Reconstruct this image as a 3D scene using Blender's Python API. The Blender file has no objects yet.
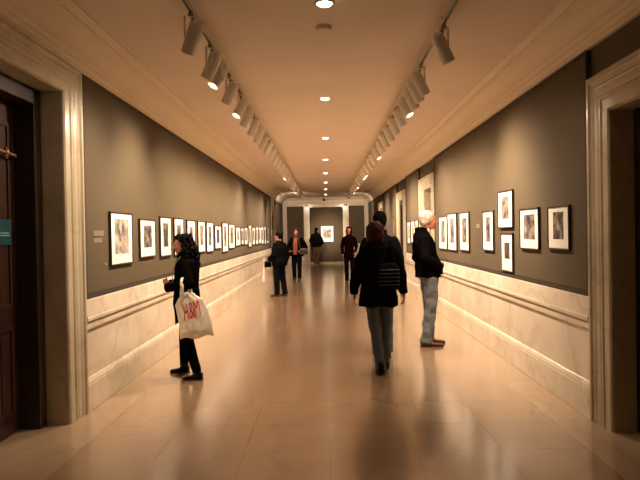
import bpy, bmesh, math, random
from mathutils import Vector, Matrix, noise, Euler
random.seed(7)
S = bpy.context.scene
COL = S.collection
PI = math.pi
V = Vector

# ------------------------------------------------------------ helpers
def link(name, me, mat=None, parent=None, smooth=False):
    o = bpy.data.objects.new(name, me)
    COL.objects.link(o)
    if mat is not None and me is not None and len(me.materials) == 0:
        me.materials.append(mat)
    if smooth and me is not None:
        for p in me.polygons: p.use_smooth = True
    if parent is not None: o.parent = parent
    return o

def obj(name, bm, mat=None, parent=None, smooth=False, bevel=0.0, seg=2):
    bmesh.ops.recalc_face_normals(bm, faces=bm.faces)
    me = bpy.data.meshes.new(name)
    bm.to_mesh(me); bm.free()
    o = link(name, me, mat, parent, smooth)
    if bevel > 0:
        m = o.modifiers.new('bevel', 'BEVEL'); m.width = bevel; m.segments = seg; m.limit_method = 'ANGLE'
        m.angle_limit = math.radians(40)
    return o

def struct(name, bm, mat, parent=None, bevel=0.0):
    o = obj(name, bm, mat, parent, bevel=bevel)
    if parent is None: o['kind'] = 'structure'
    return o

def thing(name, label, cat, loc=(0, 0, 0), rz=0, group=None):
    o = bpy.data.objects.new(name, None); COL.objects.link(o)
    o.empty_display_size = .1
    o.location = loc; o.rotation_euler = (0, 0, rz)
    tag(o, label, cat, group)
    return o

def tag(o, label, cat, group=None):
    o['label'] = label; o['category'] = cat
    if group: o['group'] = group
    return o

def add_box(bm, x0, x1, y0, y1, z0, z1):
    vs = [bm.verts.new(p) for p in ((x0,y0,z0),(x1,y0,z0),(x1,y1,z0),(x0,y1,z0),(x0,y0,z1),(x1,y0,z1),(x1,y1,z1),(x0,y1,z1))]
    for f in ((0,3,2,1),(4,5,6,7),(0,1,5,4),(1,2,6,5),(2,3,7,6),(3,0,4,7)):
        bm.faces.new([vs[i] for i in f])
    return bm

def box(x0, x1, y0, y1, z0, z1): return add_box(bmesh.new(), x0, x1, y0, y1, z0, z1)

def basis(d):
    d = V(d).normalized()
    up = V((0, 0, 1)) if abs(d.z) < .9 else V((0, 1, 0))
    u = d.cross(up).normalized(); v = u.cross(d).normalized()
    return u, v, d

def loft(bm, rings):
    """rings: list of lists of points, equal counts, closed ends"""
    prev = None
    first = None
    for r in rings:
        vs = [bm.verts.new(p) for p in r]
        if prev:
            n = len(vs)
            for i in range(n):
                bm.faces.new((prev[i], prev[(i+1) % n], vs[(i+1) % n], vs[i]))
        else: first = vs
        prev = vs
    bm.faces.new(list(reversed(first))); bm.faces.new(prev)

def capsule(bm, p0, p1, r0, r1, n=14, flat=1.0, up=None):
    """tapered limb with rounded ends; flat squeezes along axis v"""
    p0 = V(p0); p1 = V(p1)
    u, v, d = basis(p1 - p0)
    if up is not None:
        v = (V(up) - d * V(up).dot(d)).normalized(); u = d.cross(v)
    rings = []
    for a in (-80, -50, -20):
        a = math.radians(a); rings.append((p0 + d*math.sin(a)*r0, r0*math.cos(a)))
    for t in (0, .33, .66, 1): rings.append((p0.lerp(p1, t), r0 + (r1-r0)*t))
    for a in (20, 50, 80):
        a = math.radians(a); rings.append((p1 + d*math.sin(a)*r1, r1*math.cos(a)))
    loft(bm, [[c + u*math.cos(k*2*PI/n)*r + v*math.sin(k*2*PI/n)*r*flat for k in range(n)] for c, r in rings])

def cyl(bm, p0, p1, r0, r1=None, n=20):
    r1 = r0 if r1 is None else r1
    p0 = V(p0); p1 = V(p1); u, v, d = basis(p1 - p0)
    loft(bm, [[c + u*math.cos(k*2*PI/n)*r + v*math.sin(k*2*PI/n)*r for k in range(n)] for c, r in ((p0, r0), (p1, r1))])

def lathe(bm, prof, M=None, n=28, close=True):
    """prof list of (r,z)"""
    M = M or Matrix()
    prev = None
    for r, z in prof:
        vs = [bm.verts.new(M @ V((r*math.cos(k*2*PI/n), r*math.sin(k*2*PI/n), z))) for k in range(n)]
        if prev:
            for i in range(n): bm.faces.new((prev[i], prev[(i+1) % n], vs[(i+1) % n], vs[i]))
        elif close: bm.faces.new(list(reversed(vs)))
        prev = vs
    if close: bm.faces.new(prev)

def ell(bm, c, r, M=None, nu=16, nv=12):
    c = V(c); M = M or Matrix()
    rings = []
    for j in range(1, nv):
        a = -PI/2 + PI*j/nv
        rings.append([M @ (c + V((r[0]*math.cos(a)*math.cos(k*2*PI/nu), r[1]*math.cos(a)*math.sin(k*2*PI/nu), r[2]*math.sin(a)))) for k in range(nu)])
    loft(bm, rings)

def rings_loft(bm, secs, n=28, e=2.3, M=None):
    """secs (z, cx, cy, rx, ry) horizontal superellipse sections"""
    M = M or Matrix()
    R = []
    for z, cx, cy, rx, ry in secs:
        ring = []
        for k in range(n):
            a = k*2*PI/n; c = math.cos(a); s = math.sin(a)
            ring.append(M @ V((cx + rx*math.copysign(abs(c)**(2/e), c), cy + ry*math.copysign(abs(s)**(2/e), s), z)))
        R.append(ring)
    loft(bm, R)

def remesh(name, bm, mat, parent, vox=.01, smooth=4, disp=None):
    bmesh.ops.recalc_face_normals(bm, faces=bm.faces)
    me = bpy.data.meshes.new('tmp'); bm.to_mesh(me); bm.free()
    t = bpy.data.objects.new('tmp', me); COL.objects.link(t)
    m = t.modifiers.new('r', 'REMESH'); m.mode = 'VOXEL'; m.voxel_size = vox; m.use_smooth_shade = True
    if smooth:
        s = t.modifiers.new('s', 'SMOOTH'); s.factor = .5; s.iterations = smooth
    dg = bpy.context.evaluated_depsgraph_get()
    new = bpy.data.meshes.new_from_object(t.evaluated_get(dg))
    bpy.data.objects.remove(t); bpy.data.meshes.remove(me)
    new.name = name
    if disp:
        nr = [v.normal.copy() for v in new.vertices]
        for v, nn in zip(new.vertices, nr): v.co += nn * disp(v.co)
    new.materials.clear()
    return link(name, new, mat, parent, True)

def folds(amp, sx=10, sy=10, sz=5, seed=0, fine=0):
    o = V((seed*3.1, seed*1.7, seed*.9))
    def f(p):
        q = V((p.x*sx, p.y*sy, p.z*sz)) + o
        d = amp * (noise.noise(q)*1.2 + .5*noise.noise(q*2.2))
        if fine: d += fine * noise.noise(q*5)
        return d
    return f

# ------------------------------------------------------------ materials
def mat(name, col=(.5, .5, .5), rough=.6, metal=0, coat=0, emit=None, es=0, var=0, vscale=8, sheen=0, spec=.5, bump=0, bscale=200, trans=0):
    m = bpy.data.materials.new(name); m.use_nodes = True
    nt = m.node_tree; b = nt.nodes['Principled BSDF']
    b.inputs['Base Color'].default_value = (*col, 1); b.inputs['Roughness'].default_value = rough
    b.inputs['Metallic'].default_value = metal; b.inputs['Coat Weight'].default_value = coat
    b.inputs['Specular IOR Level'].default_value = spec
    b.inputs['Sheen Weight'].default_value = sheen
    if trans: b.inputs['Transmission Weight'].default_value = trans
    if emit: b.inputs['Emission Color'].default_value = (*emit, 1); b.inputs['Emission Strength'].default_value = es
    tc = nt.nodes.new('ShaderNodeTexCoord')
    if var or bump:
        n = nt.nodes.new('ShaderNodeTexNoise'); n.inputs['Scale'].default_value = vscale; n.inputs['Detail'].default_value = 5
        nt.links.new(tc.outputs['Object'], n.inputs['Vector'])
    if var:
        r = nt.nodes.new('ShaderNodeValToRGB')
        r.color_ramp.elements[0].color = (*[c*(1-var) for c in col], 1); r.color_ramp.elements[1].color = (*[min(1, c*(1+var)) for c in col], 1)
        r.color_ramp.elements[0].position = .3; r.color_ramp.elements[1].position = .7
        nt.links.new(n.outputs['Fac'], r.inputs[0]); nt.links.new(r.outputs[0], b.inputs['Base Color'])
    if bump:
        n2 = nt.nodes.new('ShaderNodeTexNoise'); n2.inputs['Scale'].default_value = bscale
        nt.links.new(tc.outputs['Object'], n2.inputs['Vector'])
        bp = nt.nodes.new('ShaderNodeBump'); bp.inputs['Strength'].default_value = bump; bp.inputs['Distance'].default_value = .002
        nt.links.new(n2.outputs['Fac'], bp.inputs['Height']); nt.links.new(bp.outputs[0], b.inputs['Normal'])
    return m

def marble(name, c0, c1, vein, rough=.35, joints=None, axis='Y', mscale=1.2, coat=0.15):
    m = bpy.data.materials.new(name); m.use_nodes = True
    nt = m.node_tree; N = nt.nodes; L = nt.links; b = N['Principled BSDF']
    b.inputs['Roughness'].default_value = rough; b.inputs['Coat Weight'].default_value = coat
    b.inputs['Coat Roughness'].default_value = .15
    tc = N.new('ShaderNodeTexCoord')
    mp = N.new('ShaderNodeMapping'); mp.inputs['Rotation'].default_value = (.5, .3, .4); L.new(tc.outputs['Object'], mp.inputs[0])
    n = N.new('ShaderNodeTexNoise'); n.inputs['Scale'].default_value = mscale; n.inputs['Detail'].default_value = 8; n.inputs['Distortion'].default_value = 1.2
    L.new(mp.outputs[0], n.inputs['Vector'])
    r = N.new('ShaderNodeValToRGB'); e = r.color_ramp.elements
    e[0].color = (*c0, 1); e[0].position = .35; e[1].color = (*c1, 1); e[1].position = .65
    L.new(n.outputs['Fac'], r.inputs[0])
    w = N.new('ShaderNodeTexWave'); w.inputs['Scale'].default_value = mscale*.9; w.inputs['Distortion'].default_value = 9; w.inputs['Detail'].default_value = 5; w.inputs['Detail Scale'].default_value = 1.6
    L.new(mp.outputs[0], w.inputs['Vector'])
    wr = N.new('ShaderNodeValToRGB'); wr.color_ramp.elements[0].position = 0; wr.color_ramp.elements[0].color = (1, 1, 1, 1)
    wr.color_ramp.elements[1].position = .12; wr.color_ramp.elements[1].color = (0, 0, 0, 1)
    L.new(w.outputs['Fac'], wr.inputs[0])
    mx = N.new('ShaderNodeMix'); mx.data_type = 'RGBA'; L.new(wr.outputs[0], mx.inputs[0])
    fade = N.new('ShaderNodeMath'); fade.operation = 'MULTIPLY'; fade.inputs[1].default_value = .35; L.new(wr.outputs[0], fade.inputs[0]); L.new(fade.outputs[0], mx.inputs[0])
    L.new(r.outputs[0], mx.inputs[6]); mx.inputs[7].default_value = (*vein, 1)
    out = mx.outputs[2]
    if joints:
        sp = N.new('ShaderNodeSeparateXYZ'); L.new(tc.outputs['Object'], sp.inputs[0])
        masks = []
        for ax, period, off, width in joints:
            a = N.new('ShaderNodeMath'); a.operation = 'ADD'; a.inputs[1].default_value = 100*period - off; L.new(sp.outputs[ax], a.inputs[0])
            q = N.new('ShaderNodeMath'); q.operation = 'MODULO'; q.inputs[1].default_value = period; L.new(a.outputs[0], q.inputs[0])
            c = N.new('ShaderNodeMath'); c.operation = 'LESS_THAN'; c.inputs[1].default_value = width; L.new(q.outputs[0], c.inputs[0])
            masks.append(c.outputs[0])
        cur = masks[0]
        for k in masks[1:]:
            mm = N.new('ShaderNodeMath'); mm.operation = 'MAXIMUM'; L.new(cur, mm.inputs[0]); L.new(k, mm.inputs[1]); cur = mm.outputs[0]
        m2 = N.new('ShaderNodeMath'); m2.operation = 'MULTIPLY'; m2.inputs[1].default_value = .35; L.new(cur, m2.inputs[0])
        mj = N.new('ShaderNodeMix'); mj.data_type = 'RGBA'; L.new(m2.outputs[0], mj.inputs[0]); L.new(out, mj.inputs[6])
        mj.inputs[7].default_value = (*[v*.3 for v in vein], 1); out = mj.outputs[2]
    L.new(out, b.inputs['Base Color'])
    return m

M = {}
M['wall'] = marble('wall_marble', (.52, .44, .32), (.62, .54, .41), (.40, .31, .20), .45, joints=[('Y', 1.22, .1, .006)])
M['marble'] = marble('casing_marble', (.46, .40, .27), (.60, .53, .38), (.34, .27, .16), .35, joints=[('Z', 2.3, .40, .006)])
M['wainscot'] = marble('wainscot_marble', (.64, .56, .43), (.78, .71, .58), (.48, .37, .25), .28, joints=[('Y', 1.22, .1, .006)])
M['floor'] = marble('floor_stone', (.31, .20, .115), (.37, .245, .145), (.28, .18, .10), .2, joints=[('Y', .62, .03, .005), ('X', .607, .0, .005)], mscale=.6, coat=1)
M['border'] = marble('floor_border_stone', (.40, .28, .175), (.47, .335, .215), (.33, .225, .14), .2, joints=[('Y', 1.24, .03, .006)], mscale=.9, coat=1)
M['floor'].node_tree.nodes['Principled BSDF'].inputs['Coat Roughness'].default_value = .17
M['border'].node_tree.nodes['Principled BSDF'].inputs['Coat Roughness'].default_value = .17
M['ceil'] = mat('ceiling_paint', (.78, .66, .55), .8, var=.03, vscale=1.5)
M['cornice'] = mat('cornice_plaster', (.80, .69, .53), .7, var=.03, vscale=2)
M['panel'] = mat('panel_fabric', (.092, .067, .034), .9, var=.05, vscale=1.3, bump=.3, bscale=500)
M['taupe'] = mat('taupe_wall_paint', (.085, .066, .036), .85, var=.05, vscale=2)
M['edge_shadow'] = mat('panel_edge_shadow', (.045, .033, .02), .8)
M['endpanel'] = mat('end_panel_fabric', (.085, .062, .036), .9, var=.04, vscale=2)
M['wood'] = mat('dark_red_wood', (.045, .016, .010), .4, var=.35, vscale=5, coat=.1)
M['woodframe'] = mat('dark_wood_frame', (.03, .014, .009), .5, var=.3, vscale=6)
M['brass'] = mat('aged_brass', (.45, .27, .12), .35, metal=.8)
M['teal'] = mat('teal_sign', (.0, .06, .08), .5)
M['pale'] = mat('pale_print', (.25, .33, .32), .6)
M['white_plastic'] = mat('lamp_housing', (.78, .75, .66), .45)
M['track'] = mat('track_rail_paint', (.50, .42, .30), .5)
M['black'] = mat('black_metal', (.02, .015, .012), .45)
M['bulb'] = mat('lamp_lens', (1, 1, 1), .4, emit=(1, .86, .62), es=14)
M['down'] = mat('downlight_lens', (1, 1, 1), .4, emit=(1, .84, .58), es=14)
M['trimring'] = mat('downlight_ring', (.7, .6, .45), .4)
M['frame'] = mat('frame_wood_black', (.025, .018, .012), .35)
M['matboard'] = mat('mat_board', (.92, .89, .80), .7)
M['plaque'] = mat('label_card', (.20, .16, .10), .8)
M['skin'] = mat('skin_warm', (.45, .18, .11), .5, var=.08, vscale=30)
M['skin_red'] = mat('skin_ruddy', (.50, .165, .105), .5, var=.1, vscale=30)
M['coat'] = mat('black_wool', (.0035, .003, .003), .95, spec=0, bump=.4, bscale=400)
M['coat2'] = mat('black_nylon', (.0045, .004, .004), .9, spec=0, bump=.2, bscale=200)
M['coatblue'] = mat('dark_navy_cloth', (.005, .0048, .006), .95, spec=0)
M['maroon'] = mat('maroon_wool', (.008, .0022, .0022), .9, spec=0)
M['red'] = mat('rust_red_scarf_cloth', (.25, .06, .03), .9, var=.2, vscale=30)
M['tights'] = mat('black_stretch', (.004, .0035, .0035), .9, spec=0)
M['jeans'] = mat('faded_denim', (.125, .142, .148), .9, var=.16, vscale=9, bump=.3, bscale=500)
M['jeans2'] = mat('grey_blue_denim', (.06, .07, .075), .9, var=.16, vscale=9, bump=.3, bscale=500)
M['darkjeans'] = mat('dark_denim', (.005, .006, .008), .9, spec=0)
M['tan'] = mat('tan_trousers', (.13, .065, .035), .9)
M['shoe'] = mat('black_leather', (.003, .0025, .0025), .5, spec=.1)
M['brown_shoe'] = mat('brown_leather', (.12, .03, .015), .4, var=.15, vscale=20)
M['sole'] = mat('rubber_sole', (.03, .02, .015), .8)
M['white_shoe'] = mat('white_sneaker', (.6, .5, .42), .6)
M['hair_black'] = mat('black_hair', (.003, .002, .0018), .7, spec=.05, bump=.8, bscale=90)
M['hair_brown'] = mat('reddish_brown_hair', (.05, .015, .008), .6, spec=.1, bump=.8, bscale=90)
M['hair_dark'] = mat('dark_brown_hair', (.004, .0025, .002), .7, spec=.04, bump=.8, bscale=90)
M['hair_white'] = mat('silver_hair', (.55, .45, .35), .6, var=.2, vscale=40, bump=.8, bscale=90)
M['eye'] = mat('eye_white', (.6, .55, .5), .25)
M['iris'] = mat('iris_dark', (.02, .01, .007), .2)
M['lip'] = mat('lip_skin', (.34, .10, .075), .5)
M['bag'] = mat('white_plastic_bag', (.78, .72, .60), .4, var=.05, vscale=6)
M['logo'] = mat('red_print', (.62, .012, .02), .5)
M['pack'] = mat('backpack_nylon', (.004, .0036, .0036), .8, spec=.02, bump=.3, bscale=300)
M['strap'] = mat('backpack_strap_grey', (.022, .017, .015), .5)
M['zipper'] = mat('silver_zip', (.4, .36, .33), .35, metal=.6)
M['leather'] = mat('brown_bag_leather', (.045, .016, .010), .5)

def photo_mat(i, lo=.012, hi=.38, thr=.5):
    m = bpy.data.materials.new('photo_print'); m.use_nodes = True
    nt = m.node_tree; N = nt.nodes; L = nt.links; b = N['Principled BSDF']; b.inputs['Roughness'].default_value = .6
    tc = N.new('ShaderNodeTexCoord'); mp = N.new('ShaderNodeMapping'); mp.inputs['Location'].default_value = (i*3.3, i*1.9, i*5.1)
    L.new(tc.outputs['Object'], mp.inputs[0])
    n = N.new('ShaderNodeTexNoise'); n.inputs['Scale'].default_value = 9; n.inputs['Detail'].default_value = 7; n.inputs['Roughness'].default_value = .65
    L.new(mp.outputs[0], n.inputs['Vector'])
    r = N.new('ShaderNodeValToRGB'); e = r.color_ramp.elements
    e[0].position = thr-.1; e[0].color = (lo, lo*.8, lo*.7, 1); e[1].position = thr+.14; e[1].color = (hi, hi*.86, hi*.7, 1)
    L.new(n.outputs['Fac'], r.inputs[0]); L.new(r.outputs[0], b.inputs['Base Color'])
    return m
PM = [photo_mat(i, thr=.53 + .03*((i*7) % 3 - 1)) for i in range(5)]
PM_LIGHT = photo_mat(9, lo=.06, hi=.62, thr=.47)

# ------------------------------------------------------------ room shell
W = 2.17; WT = .75; Y0 = -3.0; Y1 = 31.4; H = 3.3
struct('floor', add_box(bmesh.new(), -1.82, 1.82, Y0, Y1, -.12, 0), M['floor'])
for s, n in ((-1, 1), (1, 2)):
    x = sorted((s*1.82, s*(W+WT)))
    struct('trim_%d' % n, box(x[0], x[1], Y0, Y1, -.12, 0), M['border'])
struct('ceiling', box(-W-WT, W+WT, Y0, Y1, H, H+.1), M['ceil'])
struct('wall_back', box(-W-WT, W+WT, Y0-.3, Y0, -.12, H+.1), M['wall'])

def wall(name, s, openings, mt):
    bm = bmesh.new(); xs = sorted((s*W, s*(W+WT)))
    y = Y0
    for a, b, h in openings:
        add_box(bm, xs[0], xs[1], y, a, 0, H); add_box(bm, xs[0], xs[1], a, b, h, H); y = b
    add_box(bm, xs[0], xs[1], y, Y1, 0, H)
    return struct(name, bm, mt)
LO = [(3.4, 5.10, 2.76), (24.7, 25.85, 2.45)]
RO = [(3.1, 4.70, 2.44), (12.62, 13.58, 2.44), (17.25, 18.1, 2.44), (23.3, 24.3, 2.44)]
wall('wall_left', -1, LO, M['wall'])
wall('wall_right', 1, RO, M['taupe'])
# outer jackets so nothing behind door holes is open
struct('wall_left_outer', box(-W-WT-.1, -W-WT, Y0, Y1, -.12, H+.1), M['woodframe'])
struct('wall_right_outer', box(W+WT, W+WT+.1, Y0, Y1, -.12, H+.1), M['woodframe'])

def extrude_profile(prof, s, y0, y1, base=W):
    """prof: (depth into room, z) open polyline; closed against the wall"""
    bm = bmesh.new()
    pts = [(s*(base-d), z) for d, z in prof]
    a = [bm.verts.new((x, y0, z)) for x, z in pts]; b = [bm.verts.new((x, y1, z)) for x, z in pts]
    n = len(pts)
    for i in range(n): bm.faces.new((a[i], a[(i+1) % n], b[(i+1) % n], b[i]))
    bm.faces.new(list(reversed(a))); bm.faces.new(b)
    return bm

WAIN = [(0, 0), (.06, 0), (.06, .004), (.062, .006), (.062, .235), (.058, .25), (.058, .262), (.045, .292), (.036, .30), (.034, .728), (.052, .730), (.055, .735),
        (.055, .775), (.050, .782), (.043, .784), (.043, .800), (.066, .803), (.070, .808), (.070, .832), (.064, .842), (.050, .985), (.045, .995), (0, .995)]
cove = [(.10 + .16*(1-math.cos(a*PI/2/8)), 3.10 + .14*math.sin(a*PI/2/8)) for a in range(9)]
CORN = [(0, 3.0), (.035, 3.0), (.045, 3.012), (.045, 3.035), (.06, 3.045), (.075, 3.06), (.075, 3.075), (.09, 3.085), (.10, 3.10)] + cove[1:] + \
       [(.275, 3.24), (.275, 3.255), (.29, 3.262), (.32, 3.28), (.335, 3.285), (.335, 3.30), (0, 3.30)]

CAS_L = [(2.9, 5.42, 3.0), (24.2, 26.3, 2.75)]
CAS_R = [(2.75, 5.02, 2.74), (12.17, 14.08, 2.70), (16.45, 18.5, 2.68), (22.75, 24.8, 2.68)]
tn = [3]
def trim(bm, m, bevel=0):
    o = struct('trim_%d' % tn[0], bm, m, bevel=bevel); tn[0] += 1; return o

def segs(cas):
    r = []; y = Y0
    for a, b, _ in cas: r.append((y, a)); y = b
    r.append((y, 30.8)); return r
for s, cas, nm in ((-1, CAS_L, 'left'), (1, CAS_R, 'right')):
    trim(extrude_profile(CORN, s, Y0, 30.85), M['cornice'])
    first = True
    for a, b in segs(cas):
        o = struct('baseboard_' + nm, extrude_profile(WAIN, s, a, b), M['wainscot'])
        # raised fabric panel ringed by dark strips coloured as its edge shadow
        if b - a < .5: continue
        top = 2.995
        a2, b2 = a + .03, b - .03
        if s == 1 and a > 5 and b < 30: top = 2.985
        x = sorted((s*(W-.001), s*(W-.035)))
        trim(box(x[0], x[1], a2+.05, b2-.05, 1.04, top-.032), M['panel'])
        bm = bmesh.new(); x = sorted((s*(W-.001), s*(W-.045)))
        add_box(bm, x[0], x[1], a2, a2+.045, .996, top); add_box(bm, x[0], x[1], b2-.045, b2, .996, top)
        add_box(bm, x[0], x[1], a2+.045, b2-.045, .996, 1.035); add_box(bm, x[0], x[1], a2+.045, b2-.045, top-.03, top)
        trim(bm, M['edge_shadow'])

def casing(s, yo0, yo1, top, yi0, yi1, itop):
    """stone door surround: stepped profile round the opening"""
    bm = bmesh.new()
    def strip(prof):
        # prof: list (t 0 outer..1 inner, depth)
        rows = []
        for t, d in prof:
            ya = yo0 + (yi0-yo0)*t; yb = yo1 + (yi1-yo1)*t; zt = top + (itop-top)*t
            rows.append([(s*(W-d), ya, 0), (s*(W-d), ya, zt), (s*(W-d), yb, zt), (s*(W-d), yb, 0)])
        prev = None; allr = []
        for r in rows:
            vs = [bm.verts.new(p) for p in r]
            if prev:
                for i in range(3): bm.faces.new((prev[i], prev[i+1], vs[i+1], vs[i]))
            allr.append(vs); prev = vs
        for i in range(3): bm.faces.new((allr[0][i+1], allr[0][i], allr[-1][i], allr[-1][i+1]))
        for k in (0, 3): bm.faces.new([r[k] for r in allr])
    strip([(0, 0), (0, .06), (.05, .066), (.14, .066), (.18, .052), (.28, .046), (.32, .052), (.36, .046), (.52, .042), (.56, .036), (.60, .044), (.66, .044), (.70, .034), (.95, .032), (1, .02), (1, 0)])
    return trim(bm, M['marble'])
casing(-1, 2.9, 5.42, 2.999, 3.4, 5.10, 2.76)
casing(-1, 24.2, 26.3, 2.75, 24.7, 25.85, 2.45)
for (a, b, t), (c, d, e) in zip(CAS_R, RO): casing(1, a, b, t, c, d, e)

# doorway linings and doors
def doorway(idx, s, y0, y1, h, reveal=.16, sign=False, rod=False, dmat='wood'):
    bm = bmesh.new()
    xs = sorted((s*(W-.01), s*(W+reveal)))
    add_box(bm, xs[0], xs[1], y1-.004, y1+.03, 0, h); add_box(bm, xs[0], xs[1], y0-.03, y0+.004, 0, h)
    add_box(bm, xs[0], xs[1], y0, y1, h-.004, h+.03)
    trim(bm, M['marble'])
    X = W + reveal
    d = thing('door_%d' % idx, '', 'door', (s*(X+.17), (y0+y1)/2, 0)); del d['label']; del d['category']; d['kind'] = 'structure'
    w = y1 - y0
    def bx(a, b, c, dd, e, f):   # local depth a..b measured away from room relative to leaf front
        xs = sorted((s*a, s*b)); return box(xs[0], xs[1], c, dd, e, f)
    bm = bmesh.new()
    for (c, dd, e, f) in ((w/2-.12, w/2-.004, 0, h-.006), (-w/2+.004, -w/2+.12, 0, h-.006), (-w/2+.12, w/2-.12, h-.13, h-.006)):
        xs = sorted((s*-.165, s*.07)); add_box(bm, xs[0], xs[1], c, dd, e, f)
    obj('door_frame', bm, M['woodframe'], d, bevel=.006)
    n = 2 if w > 1.4 else 1
    lw = (w-.25)/n
    for k in range(n):
        c0 = -w/2+.125 + k*lw + .003; c1 = c0 + lw - .006
        bm = bmesh.new()
        xs = sorted((s*.0, s*.05)); add_box(bm, xs[0], xs[1], c0, c1, .01, h-.135)
        for e, f in ((.15, .85), (1.0, h-.3)):
            mid = (c0+c1)/2
            for g0, g1 in ((c0+.09, mid-.03), (mid+.03, c1-.09)):
                xs = sorted((s*-.012, s*.002))
                for q in ((g0, g1, e, e+.03), (g0, g1, f-.03, f), (g0, g0+.03, e+.03, f-.03), (g1-.03, g1, e+.03, f-.03)):
                    add_box(bm, xs[0], xs[1], q[0], q[1], q[2], q[3])
                xs = sorted((s*-.008, s*.002)); add_box(bm, xs[0], xs[1], g0+.06, g1-.06, e+.06, f-.06)
        leaf = obj('door_leaf', bm, M[dmat], d)
        bm = bmesh.new(); kx = c0+.06 if k else c1-.06
        ell(bm, (s*-.055, kx, 1.0), (.028, .028, .028)); cyl(bm, (s*-.04, kx, 1.0), (s*.001, kx, 1.0), .01); cyl(bm, (s*-.006, kx, 1.0), (s*.001, kx, 1.0), .032)
        obj('door_knob', bm, M['brass'], leaf, True)
        if rod and k == n-1:
            bm = bmesh.new(); yy = c1
            cyl(bm, (s*-.06, c0+.05, 2.235), (s*-.06, yy-.10, 2.20), .014); cyl(bm, (s*-.06, yy-.10, 2.20), (s*-.02, yy-.02, 2.20), .012)
            cyl(bm, (s*-.06, yy-.24, 2.25), (s*-.06, yy-.24, 2.16), .012); ell(bm, (s*-.06, yy-.24, 2.21), (.028, .028, .028))
            add_box(bm, *sorted((s*-.05, s*.001)), c0+.02, c0+.26, 2.20, 2.27)
            obj('door_closer', bm, M['brass'], leaf)
    return d
d1 = doorway(1, -1, 3.4, 5.10, 2.76, .16, rod=True)
doorway(2, -1, 24.7, 25.85, 2.45, .02)
doorway(3, 1, 3.1, 4.70, 2.44, .16)
doorway(4, 1, 12.62, 13.58, 2.44, .2)
doorway(5, 1, 17.25, 18.1, 2.44, .0)
doorway(6, 1, 23.3, 24.3, 2.44, .15)

# teal notice on the near left door
xl = -(W+.16+.17)
sg = thing('door_sign', 'small teal rectangular notice with pale lines on the dark left door', 'sign', (xl, 4.75, 1.60))
obj('sign_plate', box(.013, .019, -.17, .12, -.10, .10), M['teal'], sg)
bm = bmesh.new()
add_box(bm, .019, .0205, -.12, .075, -.012, -.002); add_box(bm, .019, .0205, -.12, .09, -.032, -.022)
obj('sign_print', bm, M['pale'], sg)

# end wall with a framed recess
struct('wall_end', box(-W-WT, W+WT, 31.05, 31.4, 0, H), M['wall'])
bm = bmesh.new()
add_box(bm, -W, -.80, 30.82, 31.05, 0, 2.83); add_box(bm, .86, W, 30.82, 31.05, 0, 2.83); add_box(bm, -W, W, 30.82, 31.05, 2.83, H)
struct('wall_end_front', bm, M['wall'])
bm = bmesh.new()
for sgn, x in ((-1, -.80), (1, .86)):
    for t0, t1, d in ((0, .07, .03), (.07, .2, .045), (.2, .27, .06)):
        xs = sorted((x+sgn*t0, x+sgn*t1)); add_box(bm, xs[0], xs[1], 30.82-d, 30.82, 0, 2.83+(t1 if t1 < .2 else .13))
for t0, t1, d in ((0, .05, .03), (.05, .13, .045)):
    add_box(bm, -.80-t1*1.9, .86+t1*1.9, 30.82-d, 30.82, 2.83+t0, 2.83+t1)
trim(bm, M['marble'])
trim(box(-.797, .857, 31.02, 31.05, .10, 2.827), M['endpanel'])
trim(box(-.797, .857, 31.0, 31.05, .0, .10), M['marble'])
for a, b in ((-1.92, -1.09), (1.15, 1.92)):
    trim(box(a, b, 30.79, 30.82, 1.0, 2.88), M['endpanel'])
# cornice along the end wall
bm = bmesh.new()
a = [bm.verts.new((-W+.3, 30.82-d, z)) for d, z in CORN]; b = [bm.verts.new((W-.3, 30.82-d, z)) for d, z in CORN]
for i in range(len(a)): bm.faces.new((a[i], a[(i+1) % len(a)], b[(i+1) % len(a)], b[i]))
bm.faces.new(list(reversed(a))); bm.faces.new(b)
trim(bm, M['cornice'])
bm = bmesh.new()
for x0, x1 in ((-W+.06, -1.09), (1.15, W-.06)):
    prof = WAIN; a = [bm.verts.new((x0, 30.82-d, z)) for d, z in prof]; b = [bm.verts.new((x1, 30.82-d, z)) for d, z in prof]
    for i in range(len(a)): bm.faces.new((a[i], a[(i+1) % len(a)], b[(i+1) % len(a)], b[i]))
    bm.faces.new(list(reversed(a))); bm.faces.new(b)
struct('baseboard_end', bm, M['wainscot'])

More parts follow.
